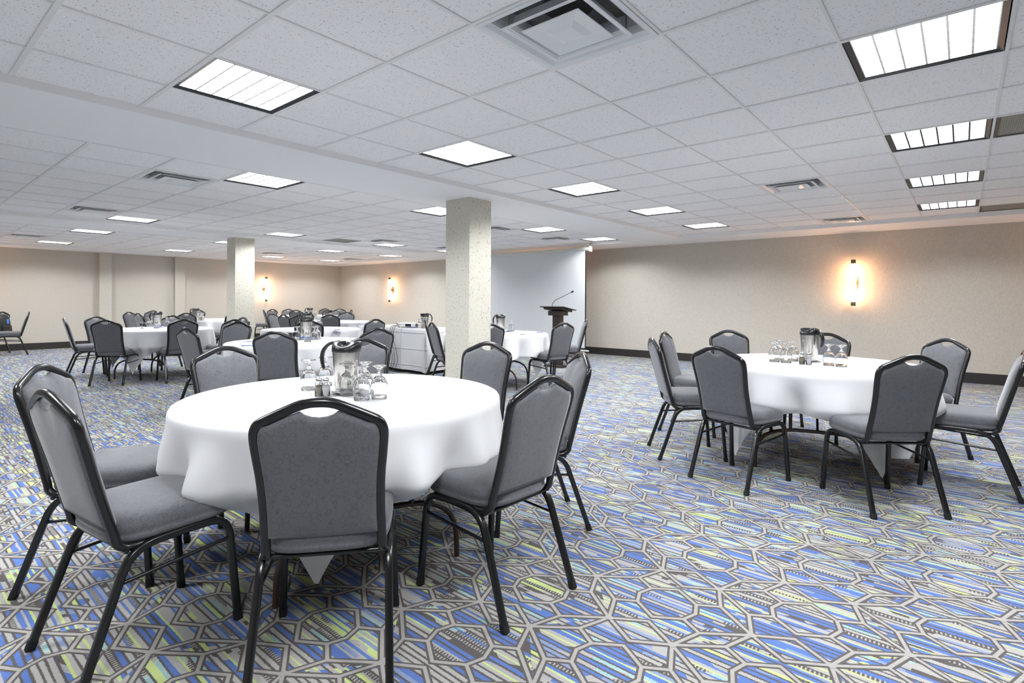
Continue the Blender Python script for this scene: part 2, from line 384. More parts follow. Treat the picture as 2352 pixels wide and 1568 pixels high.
for bay, lo, hi in ((1, VN, 4.02), (2, 5.045, 10.325), (3, 11.30, 16.2)):
    ns = range(-14, 14)
    for n in ns:
        a, c = bayline(bay, n), bayline(bay, n + 1)
        if c <= lo + .004 or a >= hi - .004: continue
        a2, c2 = max(a, lo), min(c, hi)
        if a > lo: cl.bbox((UN, a - .0075, CZ), (SU, a + .0075, CZ + .02), 1)
        for b in range(-7, 16):
            u0, u1 = max(GU(b), UN), min(GU(b + 1), SU)
            if u1 - u0 < .004 or (bay, b, n) in taken: continue
            cl.add([(u0, a2, TZ), (u0, c2, TZ), (u1, c2, TZ), (u1, a2, TZ)], [(0, 1, 2, 3)], 0)
    for b in range(-5, 16):
        if UN < GU(b) < SU: cl.bbox((GU(b) - .0115, lo, CZ - .0008), (GU(b) + .0115, hi, CZ + .02), 1)
cl.add([(UN - .1, VN - .1, TOPZ + .15), (UW + .1, VN - .1, TOPZ + .15), (UW + .1, VW + .1, TOPZ + .15), (UN - .1, VW + .1, TOPZ + .15)], [(0, 1, 2, 3)], 2)
o = cl.obj('ceiling', [M['tile'], M['tbar'], M['duct']]); structure(o, 'white fissured tile ceiling in an enamelled grid')
# ------------------------------------------------------------------ ceiling fixtures
def make_light():
    t = empty('ceiling_light')
    f = MB(); a, b, zb = .2935, .262, .014
    for s in range(4):
        R = Matrix.Rotation(s * PI / 2, 4, 'Z')
        f.add([R @ Vector(p) for p in ((-a, -a, 0), (a, -a, 0), (b, -b, zb), (-b, -b, zb))], [(0, 1, 2, 3)])
        f.add([R @ Vector(p) for p in ((-a, -a, 0), (a, -a, 0), (a, -a, .09), (-a, -a, .09))], [(0, 1, 2, 3)])
    f.add([(-a, -a, .09), (a, -a, .09), (a, a, .09), (-a, a, .09)], [(0, 1, 2, 3)])
    f.obj('housing', M['fixture'], t)
    l = MB(); c = .270
    l.add([(-c, -c, .0105), (-c, c, .0105), (c, c, .0105), (c, -c, .0105)], [(0, 1, 2, 3)]); l.obj('lens', M['lens'], t)
    return t
def make_vent():
    t = empty('ceiling_vent'); f = MB(); R4 = [Matrix.Rotation(s * PI / 2, 4, 'Z') for s in range(4)]
    def ring(m, prof):
        for R in R4:
            for (r0, z0), (r1, z1) in zip(prof, prof[1:]):
                m.add([R @ Vector(p) for p in ((-r0, -r0, z0), (r0, -r0, z0), (r1, -r1, z1), (-r1, -r1, z1))], [(0, 1, 2, 3)])
    ring(f, [(.2975, .006), (.2975, -.004), (.288, -.005), (.270, -.001), (.250, .016), (.240, .05), (.236, .11)]); f.obj('frame', M['vent'], t)
    p = MB(); ring(p, [(.236, .11), (.125, .112)])
    p.add([(-.125, -.125, .112), (.125, -.125, .112), (.125, .125, .112), (-.125, .125, .112)], [(0, 1, 2, 3)])
    p.obj('back_pan', M['plenum'], t)
    d = MB().lathe([(.001, .1105), (.115, .1105), (.118, .106)], 32); d.obj('duct_opening', M['duct'], t)
    for (a, b, z) in ((.218, .172, -.012),):
        l = MB(); ring(l, [(a, z), (a - .004, z - .003), (a - .022, z + .002), (b + .006, z + .024), (b, z + .062), (b - .003, z + .062), (b + .002, z + .026), (a - .03, z + .006), (a, z)]); l.obj('louver', M['vent'], t)
    c = MB(); ring(c, [(.152, -.018), (.149, -.021), (.135, -.019), (.080, -.010), (.05, -.024)])
    c.add([(-.05, -.05, -.024), (-.05, .05, -.024), (.05, .05, -.024), (.05, -.05, -.024)], [(0, 1, 2, 3)]); ring(c, [(.152, -.018), (.110, .012), (.02, .016)])
    c.obj('center_plate', M['vent'], t)
    h = MB()
    for sx, sy in ((1, 1), (-1, 1), (-1, -1), (1, -1)): h.tube([(sx * .19, sy * .19, .10), (sx * .19, sy * .19, .0)], .0035, 6)
    h.obj('hanger', M['steel'], t)
    return t
def make_grille():
    t = empty('return_grille'); f = MB(); a, b = .2975, .272
    for s in range(4):
        R = Matrix.Rotation(s * PI / 2, 4, 'Z')
        f.add([R @ Vector(p) for p in ((-a, -a, .002), (a, -a, .002), (b, -b, .008), (-b, -b, .008))], [(0, 1, 2, 3)])
    f.obj('frame', M['fixture'], t)
    l = MB(); l.add([(-.275, -.275, .009), (-.275, .275, .009), (.275, .275, .009), (.275, -.275, .009)], [(0, 1, 2, 3)]); l.obj('perforated_panel', M['grille'], t)
    return t
ordn = ['first', 'second', 'third', 'fourth', 'fifth', 'sixth', 'seventh']
rows = {(1, 1): 'along the thick-pillar beam above the front table', (1, -4): 'over the long-wall table', (2, 0): 'just past the thick-pillar beam', (2, 7): 'just before the slim-pillar beam',
        (3, 0): 'just past the slim-pillar beam', (3, 5): 'by the pilastered wall'}
proto = {}; cnt = {}
for kind, bay, b, n in sorted(fix, key=lambda f: (f[0], f[1], f[3], f[2])):
    x = (GU(b) + GU(b + 1)) / 2; y = (bayline(bay, n) + bayline(bay, n + 1)) / 2
    if kind not in proto: proto[kind] = {'light': make_light, 'vent': make_vent, 'grille': make_grille}[kind](); t = proto[kind]; t.location = (x, y, CZ)
    else: t = dup(proto[kind], (x, y, CZ), 0)
    k = (kind, bay, n); cnt[k] = cnt.get(k, 0) + 1
    if kind == 'light': setp(t, 'square ceiling light, %s in row %s' % (ordn[cnt[k] - 1], rows[(bay, n)]), 'ceiling light', 'recessed square ceiling lights')
    elif kind == 'vent':
        setp(t, {(1, 2): 'big white square air diffuser overhead, ahead of the front table', (1, 9): 'white air diffuser in the bay over the long-wall table', (1, 14): 'warmly lit air diffuser beside the soffit above the sconce',
                 (2, 2): 'middle-bay air diffuser %s' % ('beside the light past the thick-pillar beam' if n == 1 else 'beside the light before the slim-pillar beam'), (2, 10): 'middle-bay air diffuser %s' % ('next to the thick pillar' if n == 1 else 'before the corner-side light'),
                 (2, 13): 'middle-bay air diffuser %s' % ('in front of the projection screen' if n == 1 else 'half hidden by the thick pillar'), (3, 2): 'last-bay air diffuser above the pilastered wall', (3, 10): 'last-bay air diffuser beside the slim pillar', (3, 14): 'last-bay air diffuser by the room corner'}[(bay, b)], 'air vent', 'square ceiling air diffusers')
    else: setp(t, {(1, 7): 'olive brown perforated return panel beside the second overhead light row', (1, 14): 'brown perforated return panel by the soffit near the last light of the row', (2, 9): 'brown perforated return panel in the middle bay by the farther beam'}[(bay, b)], 'vent grille', 'perforated return panels')
# ------------------------------------------------------------------ sconces
def make_sconce():
    t = empty('wall_sconce')      # +x points away from the wall
    b = MB().box((.010, 0, 0), (.020, .10, .21)); recalc(b.obj('backplate', M['bronze'], t), .003)
    a = MB().box((.065, 0, 0), (.10, .045, .05)); a.obj('arm', M['bronze'], t)
    for s in (1, -1):
        c = MB().lathe([(.001, -.035), (.034, -.035), (.036, -.03), (.036, .03), (.034, .035), (.001, .035)], 20, c=(.145, 0, s * .352)); c.obj('end_cap', M['bronze'], t)
        g = MB(); pr = []
        for k in range(15):
            z = .035 + (.317 - .035) * k / 14; q = (z - .035) / .282
            pr.append((.034 + .010 * math.sin(q * PI * 1.15 - .25), s * z))
        if s < 0: pr = pr[::-1]
        g.lathe(pr, 20, c=(.145, 0, 0)); g.obj('glass_tube', M['glow'], t)
    g = MB().lathe([(.0335, -.035), (.041, -.02), (.043, 0), (.041, .02), (.0335, .035)], 20, c=(.145, 0, 0)); g.obj('amber_band', M['glow_dim'], t)
    return t
sp = make_sconce(); first = True
for x, y, rz, lab in ((UW, 1.40, PI, 'glowing amber wall sconce above the long-wall table'), (UW, 13.89, PI, 'glowing amber wall sconce on the long wall near the room corner'), (UW, 7.65, PI, 'amber wall sconce hidden behind the projection screen, its glow spilling out'),
                      (8.02, VW, -PI / 2, 'glowing amber wall sconce on the pilastered wall beside the slim pillar'), (1.2, VW, -PI / 2, 'amber wall sconce on the pilastered wall past the backpack chair'), (UW, -1.75, PI, 'amber wall sconce on the long wall beyond the profile chair')):
    if first: t = sp; t.location = (x, y, 1.54); t.rotation_euler.z = rz; first = False
    else: t = dup(sp, (x, y, 1.54), rz)
    setp(t, lab, 'wall lamp', 'amber wall sconces')
# ------------------------------------------------------------------ chairs (front = +y)
SL = -.268
def yb(z): return -.158 + SL * (z - .45)
def make_chair():
    t = empty('banquet_chair'); R = .0145
    # back frame: crown, shoulders, sides, lower bends running forward under the seat
    half = [(0, .909), (.030, .907), (.062, .898), (.110, .877), (.150, .858), (.173, .845), (.184, .826), (.187, .800), (.183, .745), (.177, .680), (.174, .610), (.174, .540), (.176, .480)]
    pts = [Vector((x, yb(z), z)) for x, z in half]
    low = [(.177, yb(.45) + .002, .445), (.178, -.150, .420), (.179, -.128, .402), (.180, -.095, .397), (.181, -.03, .400), (.181, .06, .403)]
    pts += [Vector(p) for p in low]
    full = [Vector((-p.x, p.y, p.z)) for p in pts[:0:-1]] + pts
    f = MB(); f.tube(smooth_path(full, 3), R, up=(0, 1, 0), sect=[(1.08 * math.cos(a), 1.0 * math.sin(a)) for a in [2 * PI * k / 12 for k in range(12)]]); f.obj('back_frame', M['frame'], t)
    # backrest pad
    ins = [(x - R * .55, z - (R * .8 if z > .84 else 0)) for x, z in half if .82 > 0]
    side = [(max(x - R * .6, 0), z - (R * .9 if x < .165 else R * .3)) for x, z in half[2:]]
    scoop = [(0, .861), (.022, .8635), (.042, .871), (.056, .882)]
    outl = scoop + [(x, z) for x, z in side if x > .06] + [(.168, .468), (.09, .464), (0, .463)]
    full2 = outl + [(-x, z) for x, z in outl[-2:0:-1]]
    cx, cz = 0, .66
    pad = MB()
    def lay(k, off): return [(cx + (x - cx) * k, yb(cz + (z - cz) * k) + off, cz + (z - cz) * k) for x, z in full2]
    L = [lay(.5, -.017), lay(.90, -.0165), lay(.985, -.013), lay(1, -.004), lay(1, .006), lay(.975, .018), lay(.90, .027), lay(.5, .036)]
    n = len(full2)
    for i in range(len(L)): pad.v += L[i]
    for i in range(len(L) - 1):
        for k in range(n):
            pad.f.append((i * n + k, i * n + (k + 1) % n, (i + 1) * n + (k + 1) % n, (i + 1) * n + k)); pad.m.append(0); pad.sm.append(True)
    pad.f.append(tuple(range(n))); pad.m.append(0); pad.sm.append(True)
    pad.f.append(tuple(range((len(L) - 1) * n, len(L) * n))[::-1]); pad.m.append(0); pad.sm.append(True)
    recalc(pad.obj('backrest', M['fabric'], t))
    # seat cushion
    so = []
    for k in range(40):
        a = 2 * PI * k / 40; c, s_ = math.cos(a), math.sin(a); e = .48
        x = math.copysign(abs(c) ** e, c); y = math.copysign(abs(s_) ** e, s_)
        w = .203 + .006 * y; so.append((x * w, .045 + y * .212 + (.012 * (1 - x * x) if y > 0 else 0)))
    st = MB(); n = 40
    lv = [(.90, .408), (.975, .412), (1.0, .424), (1.0, .432), (.982, .438), (1.003, .446), (1.008, .460), (1.0, .474), (.975, .487), (.92, .497), (.8, .504), (.55, .509), (.25, .511)]
    for k_, z in lv: st.v += [(x * k_, .045 + (y - .045) * k_, z) for x, y in so]
    for i in range(len(lv) - 1):
        for k in range(n):
            st.f.append((i * n + k, i * n + (k + 1) % n, (i + 1) * n + (k + 1) % n, (i + 1) * n + k)); st.m.append(0); st.sm.append(True)
    st.f.append(tuple(range(n))[::-1]); st.m.append(0); st.sm.append(False)
    st.f.append(tuple(range((len(lv) - 1) * n, len(lv) * n))); st.m.append(0); st.sm.append(True)
    recalc(st.obj('seat', M['fabric'], t))
    # legs: each side is an arch, split in a rear and a front leg
    for sx in (-1, 1):
        rear = arc_path([(sx * .209, -.259, .0), (sx * .198, -.118, .398), (sx * .198, .05, .402)], .09, 8)
        lg = MB(); lg.tube(rear, .0125, sect=RSQ, up=(1, 0, 0)); o = lg.obj('leg', M['frame'], t)
        ft = MB(); d = (rear[1] - rear[0]).normalized(); ft.tube([rear[0], rear[0] + d * .03], .0142, sect=RSQ, up=(1, 0, 0)); ft.obj('rubber_foot', M['foot'], o)
        fr = arc_path([(sx * .212, .238, .0), (sx * .198, .205, .398), (sx * .198, .05, .402)], .075, 8)
        lg = MB(); lg.tube(fr, .0125, sect=RSQ, up=(1, 0, 0)); o = lg.obj('leg', M['frame'], t)
        ft = MB(); d = (fr[1] - fr[0]).normalized(); ft.tube([fr[0], fr[0] + d * .03], .0142, sect=RSQ, up=(1, 0, 0)); ft.obj('rubber_foot', M['foot'], o)
        s_ = MB(); s_.tube([(sx * .2015, -.155, .296), (sx * .2015, .211, .318)], .0068, 8); s_.obj('stretcher', M['frame'], t)
    c = MB(); c.tube([(-.196, -.128, .392), (.196, -.128, .392)], .0085, 8, up=(0, 0, 1)); c.tube([(-.198, .16, .402), (.198, .16, .402)], .0085, 8, up=(0, 0, 1)); c.obj('crossbar', M['frame'], t)
    return t
CH_ = {
 'C1': (1.039, 1.681, -39.7, 'grey banquet chair seen squarely from behind, tucked under the front table', 'chairs around the front table'),
 'C2': (1.718, 1.525, -2.6, 'grey banquet chair with scuffed back, drawn up to the front table on its aisle side', 'chairs around the front table'),
 'C3': (2.396, 1.84, 49.8, 'pale-fronted grey banquet chair just behind the scuffed one at the front table', 'chairs around the front table'),
 'C4': (2.549, 2.516, 102.4, 'grey banquet chair facing us between the front table and the thick pillar', 'chairs around the front table'),
 'C5': (0.645, 2.291, 277.3, 'grey banquet chair angled at the front table, its whole curl-patterned seat in view', 'chairs around the front table'),
 'C6': (0.711, 2.946, 232.4, 'grey banquet chair half hidden by the angled one at the front table', 'chairs around the front table'),
 'C7': (1.423, 3.249, 178.9, 'light grey banquet chair facing us across the front table, clear of its pitcher', 'chairs around the front table'),
 'C8': (2.25, 3.31, 139.3, 'grey banquet chair facing us directly behind the front table pitcher', 'chairs around the front table'),
 'R1': (3.839, 1.168, 254.8, 'dark-backed banquet chair turned from us at the long-wall table, beside edge-on chairs', 'chairs around the long-wall table'),
 'R7': (3.953, 0.381, -50.1, 'dark-backed banquet chair turned from us at the long-wall table, hanging cloth corner under it', 'chairs around the long-wall table'),
 'R2': (4.209, 1.69, 216.7, 'banquet chair seen edge-on at the long-wall table, its two rear legs splayed', 'chairs around the long-wall table'),
 'R3': (5.014, 1.952, 187.3, 'banquet chair half hidden by the edge-on chair at the long-wall table', 'chairs around the long-wall table'),
 'R4': (5.466, 1.677, 128.1, 'banquet chair facing us across the long-wall table, nothing on the cloth before it', 'chairs around the long-wall table'),
 'R5': (5.544, 1.005, 84.4, 'banquet chair facing us behind the pitcher on the long-wall table', 'chairs around the long-wall table'),
 'R6': (5.419, 0.269, 50.3, 'banquet chair with a patterned blue-grey front at the long-wall table', 'chairs around the long-wall table'),
 'R8': (4.706, -0.03, -1.6, 'banquet chair in profile with pale seat, cut by the frame edge, at the long-wall table', 'chairs around the long-wall table'),
 'La': (1.71, 16.324, 38.7, 'banquet chair by the pilastered wall with a black backpack hung on it', 'chairs along the pilastered wall'),
 'Lb': (1.984, 15.654, 82.7, 'empty banquet chair in profile by the pilastered wall, next to the backpack chair', 'chairs along the pilastered wall'),
 'T3a': (2.191, 10.452, 262.8, 'thin profile banquet chair facing the candy glass table, rear legs splayed on open carpet', 'chairs around the candy glass table'),
 'T3b': (2.552, 10.841, 203.3, 'banquet chair with grey front showing, between the thin profile one and a black back', 'chairs around the candy glass table'),
 'T3c': (2.298, 9.339, -40.0, 'black-backed banquet chair before the hanging cloth corner of the candy glass table', 'chairs around the candy glass table'),
 'T3d': (2.973, 8.986, -3.7, 'black-backed angled banquet chair before the candy glass table, above the front chairs', 'chairs around the candy glass table'),
 'T3e': (4.488, 15.589, 140.1, 'banquet chair at the pilastered wall, seen through the candy glass table pitcher handle', 'chairs along the pilastered wall'),
 'T3f': (3.876, 13.184, 278.8, 'dark banquet chair behind the candy glass, slim and turned from us', 'chairs along the pilastered wall'),
 'T3g': (3.971, 14.311, 214.9, 'banquet chair showing only a thin pale edge, behind the candy glass', 'chairs along the pilastered wall'),
 'T3h': (3.297, 10.781, 124.4, 'banquet chair facing us behind the upturned glass on the candy glass table', 'chairs around the candy glass table'),
 'T3i': (4.574, 12.919, -47.1, 'dark-backed banquet chair before the distant table by the slim pillar', 'chairs around the distant pillar table'),
 'T6a': (5.731, 16.175, 135.9, 'banquet chair behind the pitcher of the distant table by the slim pillar', 'chairs around the distant pillar table'),
 'T6b': (5.04, 12.68, 33.8, 'dark banquet chair in profile cut off by the slim pillar edge', 'chairs around the distant pillar table'),
 'M1': (2.891, 7.135, 124.2, 'light grey banquet chair facing us in front of the slim pillar base', 'chairs around the second table'),
 'M1b': (3.671, 8.988, 99.8, 'banquet chair crown with open handle peeping over the light grey one at slim pillar', 'chairs around the third table'),
 'M1c': (3.209, 8.042, 119.9, 'narrow banquet chair crown just above the light grey one at slim pillar', 'chairs around the third table'),
 'M2': (2.588, 5.033, -45.2, 'dark grey banquet chair seen squarely from behind before the second table', 'chairs around the second table'),
 'M3': (2.367, 6.161, 279.8, 'angled banquet chair at the second table, its crown tube seen along its length', 'chairs around the second table'),
 'M4': (3.454, 4.954, -7.4, 'dark grey banquet chair back at the second table, in front of the projector drape', 'chairs around the second table'),
 'M5': (5.018, 7.231, 4.1, 'banquet chair back standing against the end of the projector drape', 'chairs around the third table'),
 'M6': (4.213, 7.352, -40.9, 'banquet chair back behind the second table pitcher and upturned glasses', 'chairs around the third table'),
 'N1': (5.597, 10.429, 277.1, 'narrow black banquet chair back beside the pale profile chair, over the third table', 'chairs around the table ahead of the corner'),
 'N2': (5.479, 9.901, -45.2, 'dark banquet chair with a shining crown tube behind the third table pitcher', 'chairs around the table ahead of the corner'),
 'N2b': (7.033, 12.45, -48.5, 'banquet chair whose crown rises above the third table pitcher lid', 'chairs around the table ahead of the corner'),
 'N3': (6.129, 9.883, -48.2, 'wide black banquet chair back at the table ahead of the room corner', 'chairs around the table ahead of the corner'),
 'N4': (7.682, 15.571, 251.1, 'slim black banquet chair back below the pillar-side sconce, gap under its back', 'chairs around the last table'),
 'N5': (7.75, 16.2, 112.3, 'grey banquet chair front just behind the slim black one below the sconce', 'chairs around the last table'),
 'N6': (5.691, 11.106, 209.9, 'pale grey banquet chair in profile below the pillar-side sconce', 'chairs around the table ahead of the corner'),
 'N7': (8.262, 16.085, 127.3, 'grey banquet chair front by the wall, partly covered by a black back', 'chairs around the last table'),
 'N8': (7.998, 14.727, -42.8, 'black banquet chair back covering a grey front at the last table', 'chairs around the last table'),
 'N9': (9.663, 16.3, 128.2, 'grey banquet chair front behind the last table, past its pitcher and glasses', 'chairs around the last table'),
 'N10': (9.313, 15.038, -67.0, 'banquet chair mostly hidden by the pitcher ahead of the room corner', 'chairs around the last table'),
 'N11': (8.686, 14.265, 99.1, 'dark banquet chair crown between the corner pitcher and a wide grey front', 'chairs around the last table'),
 'N12': (9.95, 15.75, 140.0, 'banquet chair crown deep in the room corner, reddish tube', 'chairs around the last table'),
 'N13': (9.209, 14.402, 44.9, 'banquet chair in very thin profile alone by the long wall corner', 'chairs around the last table'),
 'N14': (7.214, 11.243, 130.0, 'wide grey banquet chair front over the table ahead of the room corner', 'chairs around the table ahead of the corner'),
 'P1': (5.759, 6.218, 228.0, 'banquet chair nearly edge-on with a pale panel, before the projector drape', 'chairs around the table by the lectern'),
 'P2': (5.066, 5.298, 245.6, 'black banquet chair back between the projector drape and the thick pillar', 'chairs around the table by the lectern'),
 'Q1': (5.172, 4.807, -29.0, 'black banquet chair back cut off by the thick pillar, below the screen', 'chairs around the table by the lectern'),
 'Q2': (6.09, 4.39, -12.7, 'dark grey banquet chair seen from behind in front of the lectern', 'chairs around the table by the lectern'),
 'Q3': (7.179, 4.82, 38.6, 'banquet chair in profile beside the lower corner of the screen', 'chairs around the table by the lectern'),
}
chair0 = make_chair(); used = False
for k, (x, y, deg, lab, grp) in CH_.items():
    if not used: t = chair0; t.location = (x, y, 0.0008); t.rotation_euler.z = math.radians(deg); used = True
    else: t = dup(chair0, (x, y, 0.0008), math.radians(deg))
    setp(t, lab, 'chair', grp)
# ------------------------------------------------------------------ tables
TH = .738; TR = .758
def tube_arch(p0, p1, h, r):
    a, b = Vector(p0), Vector(p1); pts = []
    for k in range(19):
        t = PI * k / 18; q = a.lerp(b, .5 - .5 * math.copysign(abs(math.cos(t)) ** .62, math.cos(t))); pts.append((q.x, q.y, h * (math.sin(t) ** .55 if 0 < k < 18 else 0)))
    return MB().tube(pts, r, 10, up=(1, 0, 0))
def make_table():
    t = empty('round_table')
    top = MB().lathe([(.001, .712), (.730, .712), (.742, .716), (.744, .724), (.742, .732), (.730, .736), (.001, .736)], 64); top.obj('tabletop', M['tabletop'], t)
    for s in (1, -1):
        l = tube_arch((s * .42, -.40, 0.011), (s * .42, .40, 0.011), .30, .0125)
        for y in (-.17, .17): l.tube([(s * .42, y, .285), (s * .42, y, .712)], .012, 8)
        l.tube([(s * .42, .0, .30), (s * .25, 0, .52), (s * .02, 0, .70)], .008, 8); l.obj('leg', M['tableleg'], t)
    return t
def cloth(name, cx, cy, rot, half, seed, chairs, tipk=.9, amp=1.0):
    rnd = random.Random(seed); ph = [rnd.uniform(0, 2 * PI) for _ in range(6)]
    N = 240; vs = []; ring = []
    cap = [9.0] * N; FLO = .60
    for (hx, hy, hdeg) in chairs:
        th = math.radians(hdeg)
        for k in range(N):
            a = 2 * PI * k / N
            for i in range(40):
                r = .40 + .012 * i; px, py = cx + r * math.cos(a) - hx, cy + r * math.sin(a) - hy
                lx = px * math.cos(th) + py * math.sin(th); ly = -px * math.sin(th) + py * math.cos(th)
                if abs(lx) < .222 and -.3 < ly < .270: cap[k] = min(cap[k], max(r, FLO)); break
    capm = [min(cap[(k + d) % N] for d in range(-3, 4)) for k in range(N)]
    caps = []
    for k in range(N):
        w = [(min(capm[(k + d) % N], .86), 1) for d in range(-7, 8)]; caps.append(min(sum(a for a, _ in w) / 15, capm[k] if capm[k] < 5 else 9))
    flat = [.02, .2, .4, .58, .68, .74]
    prof = [(TR - .012, -.0015), (TR - .003, -.006), (TR + .003, -.016)]
    hang = 20; allr = []
    for k in range(N):
        a = 2 * PI * k / N; q = a - rot; L = half / max(abs(math.cos(q + PI / 4)), abs(math.sin(q + PI / 4))) if True else half / max(abs(math.cos(q)), abs(math.sin(q))); L = half + (L - half) * tipk
        h = max(L - TR, .05); col = []
        for r in flat: col.append((r, 0))
        col += prof
        fold = .55 * math.cos(12 * q) + .45 * math.cos(8 * q + ph[1] + .6 * math.sin(a + ph[2])) + .35 * math.cos(17 * a + ph[3]) + .16 * math.cos(29 * a + ph[4] + math.sin(3 * a))
        cor = max(0, math.cos(4 * q)) ** 2
        for i in range(1, hang + 1):
            s = h * i / hang; g = min(s / .24, 1.5); g = g * g * (3 - 2 * min(g, 1)) if g < 1 else g
            r = TR + .006 + amp * (.052 * fold * g + .012 * g) - .05 * cor * max(0, s - .28)
            if caps[k] < 5:
                b = min(1, max(0, (s - .21) / .16)); b = b * b * (3 - 2 * b)
                rc = min(r, caps[k] - .008 + .010 * fold); r = r * (1 - b) + rc * b
            col.append((r, -.016 - s))
        allr.append(col)
    m = len(allr[0])
    for i in range(m):
        for k in range(N):
            r, z = allr[k][i]; a = 2 * PI * k / N; vs.append((r * math.cos(a), r * math.sin(a), max(z + TH + .0065, .012)))
    fs = [tuple(range(N))]
    for i in range(m - 1):
        for k in range(N): l = (k + 1) % N; fs.append((i * N + k, (i + 1) * N + k, (i + 1) * N + l, i * N + l))
    b = MB(); b.add(vs, fs, 0, True); o = b.obj(name, M['cloth']); recalc(o); o.location = (cx, cy, 0)
    return o
TABS = {  # x, y, cloth turn, label words, chairs
 'T1': (1.540, 2.358, 45.8, 'front table', ['C1', 'C2', 'C3', 'C4', 'C5', 'C6', 'C7', 'C8']),
 'R': (4.697, 0.872, 49, 'table alone by the long wall', ['R1', 'R2', 'R3', 'R4', 'R5', 'R6', 'R7', 'R8']),
 'T2': (3.128, 5.743, 20, 'second table, straight behind the front one', ['M1', 'M2', 'M3', 'M4']),
 'T3': (2.974, 9.794, 40, 'table with the candy glass', ['T3a', 'T3b', 'T3c', 'T3d', 'T3h']),
 'T4': (5.866, 5.210, 28, 'table between thick pillar and lectern', ['P1', 'P2', 'Q1', 'Q2', 'Q3']),
 'T5': (4.615, 8.061, 10, 'third table, behind the second one', ['M1b', 'M5', 'M6']),
 'T6': (5.128, 13.538, 70, 'distant table next to the slim pillar', ['T3i', 'T6b']),
 'T7': (8.564, 15.333, 15, 'last table by the room corner', ['N4', 'N5', 'N7', 'N8', 'N9', 'N10', 'N11']),
 'T8': (6.584, 10.564, 55, 'table ahead of the room corner, past the third one', ['N1', 'N2', 'N3', 'N14']),
}
tab0 = None
for k, (x, y, rot, lab, chs) in TABS.items():
    rz = math.radians({'T1': 73, 'R': 13}.get(k, rot))
    if tab0 is None: tab0 = make_table(); t = tab0; t.location = (x, y, 0.0008); t.rotation_euler.z = rz
    else: t = dup(tab0, (x, y, 0.0008), rz)
    setp(t, 'brown-legged folding table under the cloth, ' + lab, 'table', 'round banquet tables')
    o = cloth('tablecloth', x, y, math.radians(rot), 1.02, hash(k) % 97 if False else sum(map(ord, k)), [CH_[c][:3] for c in chs], 1.0 if k == 'R' else .9)
    setp(o, 'white square tablecloth draped over the ' + lab, 'tablecloth', 'white round-table cloths')
# ------------------------------------------------------------------ table ware
ZT = TH + .0075
def make_goblet():
    out = [(.0355, 0), (.0368, .018), (.0405, .042), (.0415, .055), (.0385, .075), (.030, .093), (.018, .107), (.0085, .117), (.0068, .124), (.0075, .133), (.012, .142), (.023, .149), (.0355, .1525), (.0368, .155), (.034, .157), (.010, .1580), (.0004, .1582)]
    inn = [(.0004, .106), (.010, .1045), (.020, .098), (.0285, .0885), (.0366, .074), (.0395, .055), (.0387, .042), (.0352, .018), (.0340, 0), (.0347, -.0004), (.0355, 0)]
    o = MB().lathe(inn + out[1:], 32).obj('water_goblet', M['glass']); recalc(o); return o
def make_pitcher():
    t = empty('water_pitcher')      # handle towards -x
    b = MB().lathe([(.001, .001), (.050, .001), (.0535, .004), (.0545, .012), (.059, .07), (.064, .14), (.0675, .19), (.068, .196)], 40); b.obj('body', M['steel'], t)
    l = MB(); n = 40; prof = [(.0685, .192), (.0700, .197), (.0700, .206), (.0680, .222), (.060, .230), (.03, .232), (.001, .232)]
    vs = []; fs = []
    for r, z in prof:
        for k in range(n):
            a = 2 * PI * k / n; w = max(0, min(1, (z - .197) / .03)); c = math.cos(a)
            spout = max(0, c) ** 6
            zz = z + w * (.014 * abs(c) ** 2 - .010 * abs(math.sin(a)) ** 2); rr = r + spout * .013 * (w if r > .05 else 0)
            vs.append((rr * c, rr * math.sin(a), zz))
    for i in range(len(prof) - 1):
        for k in range(n): j = (k + 1) % n; fs.append((i * n + k, i * n + j, (i + 1) * n + j, (i + 1) * n + k))
    l.add(vs, fs, 0, True); l.obj('lid', M['blackplastic'], t)
    h = MB(); path = smooth_path([(-.035, 0, .243), (-.066, 0, .238), (-.096, 0, .222), (-.116, 0, .193), (-.122, 0, .155), (-.116, 0, .118), (-.110, 0, .105)], 5)
    w = [.010 + .006 * math.sin(PI * i / (len(path) - 1)) for i in range(len(path))]; w[-1] = .005
    h.tube(path, w, up=(0, 1, 0), sect=[(.62 * math.cos(2 * PI * k / 12), math.sin(2 * PI * k / 12)) for k in range(12)]); h.obj('handle', M['blackplastic'], t)
    return t
def make_saucer():
    return MB().lathe([(.001, .004), (.045, .004), (.055, .006), (.088, .016), (.092, .017), (.090, .0195), (.055, .0095), (.001, .0075)], 40).obj('saucer', M['china'])
def make_napkin(mt):
    n = 16; b = MB(); vs = []
    for i in range(n):
        for j in range(n):
            u, v = i / (n - 1) - .5, j / (n - 1) - .5
            r = math.hypot(u, v); vs.append((u * .15, v * .15, .0125 + .010 * max(0, r - .28) / .3 + .004 * math.sin(u * 19) * math.cos(v * 16) * min(1, r * 3)))
    b.add(vs, [(i * n + j, (i + 1) * n + j, (i + 1) * n + j + 1, i * n + j + 1) for i in range(n - 1) for j in range(n - 1)], 0, True)
    o = b.obj('napkin', mt); mo = o.modifiers.new('th', 'SOLIDIFY'); mo.thickness = .0025; mo.offset = 1; return o
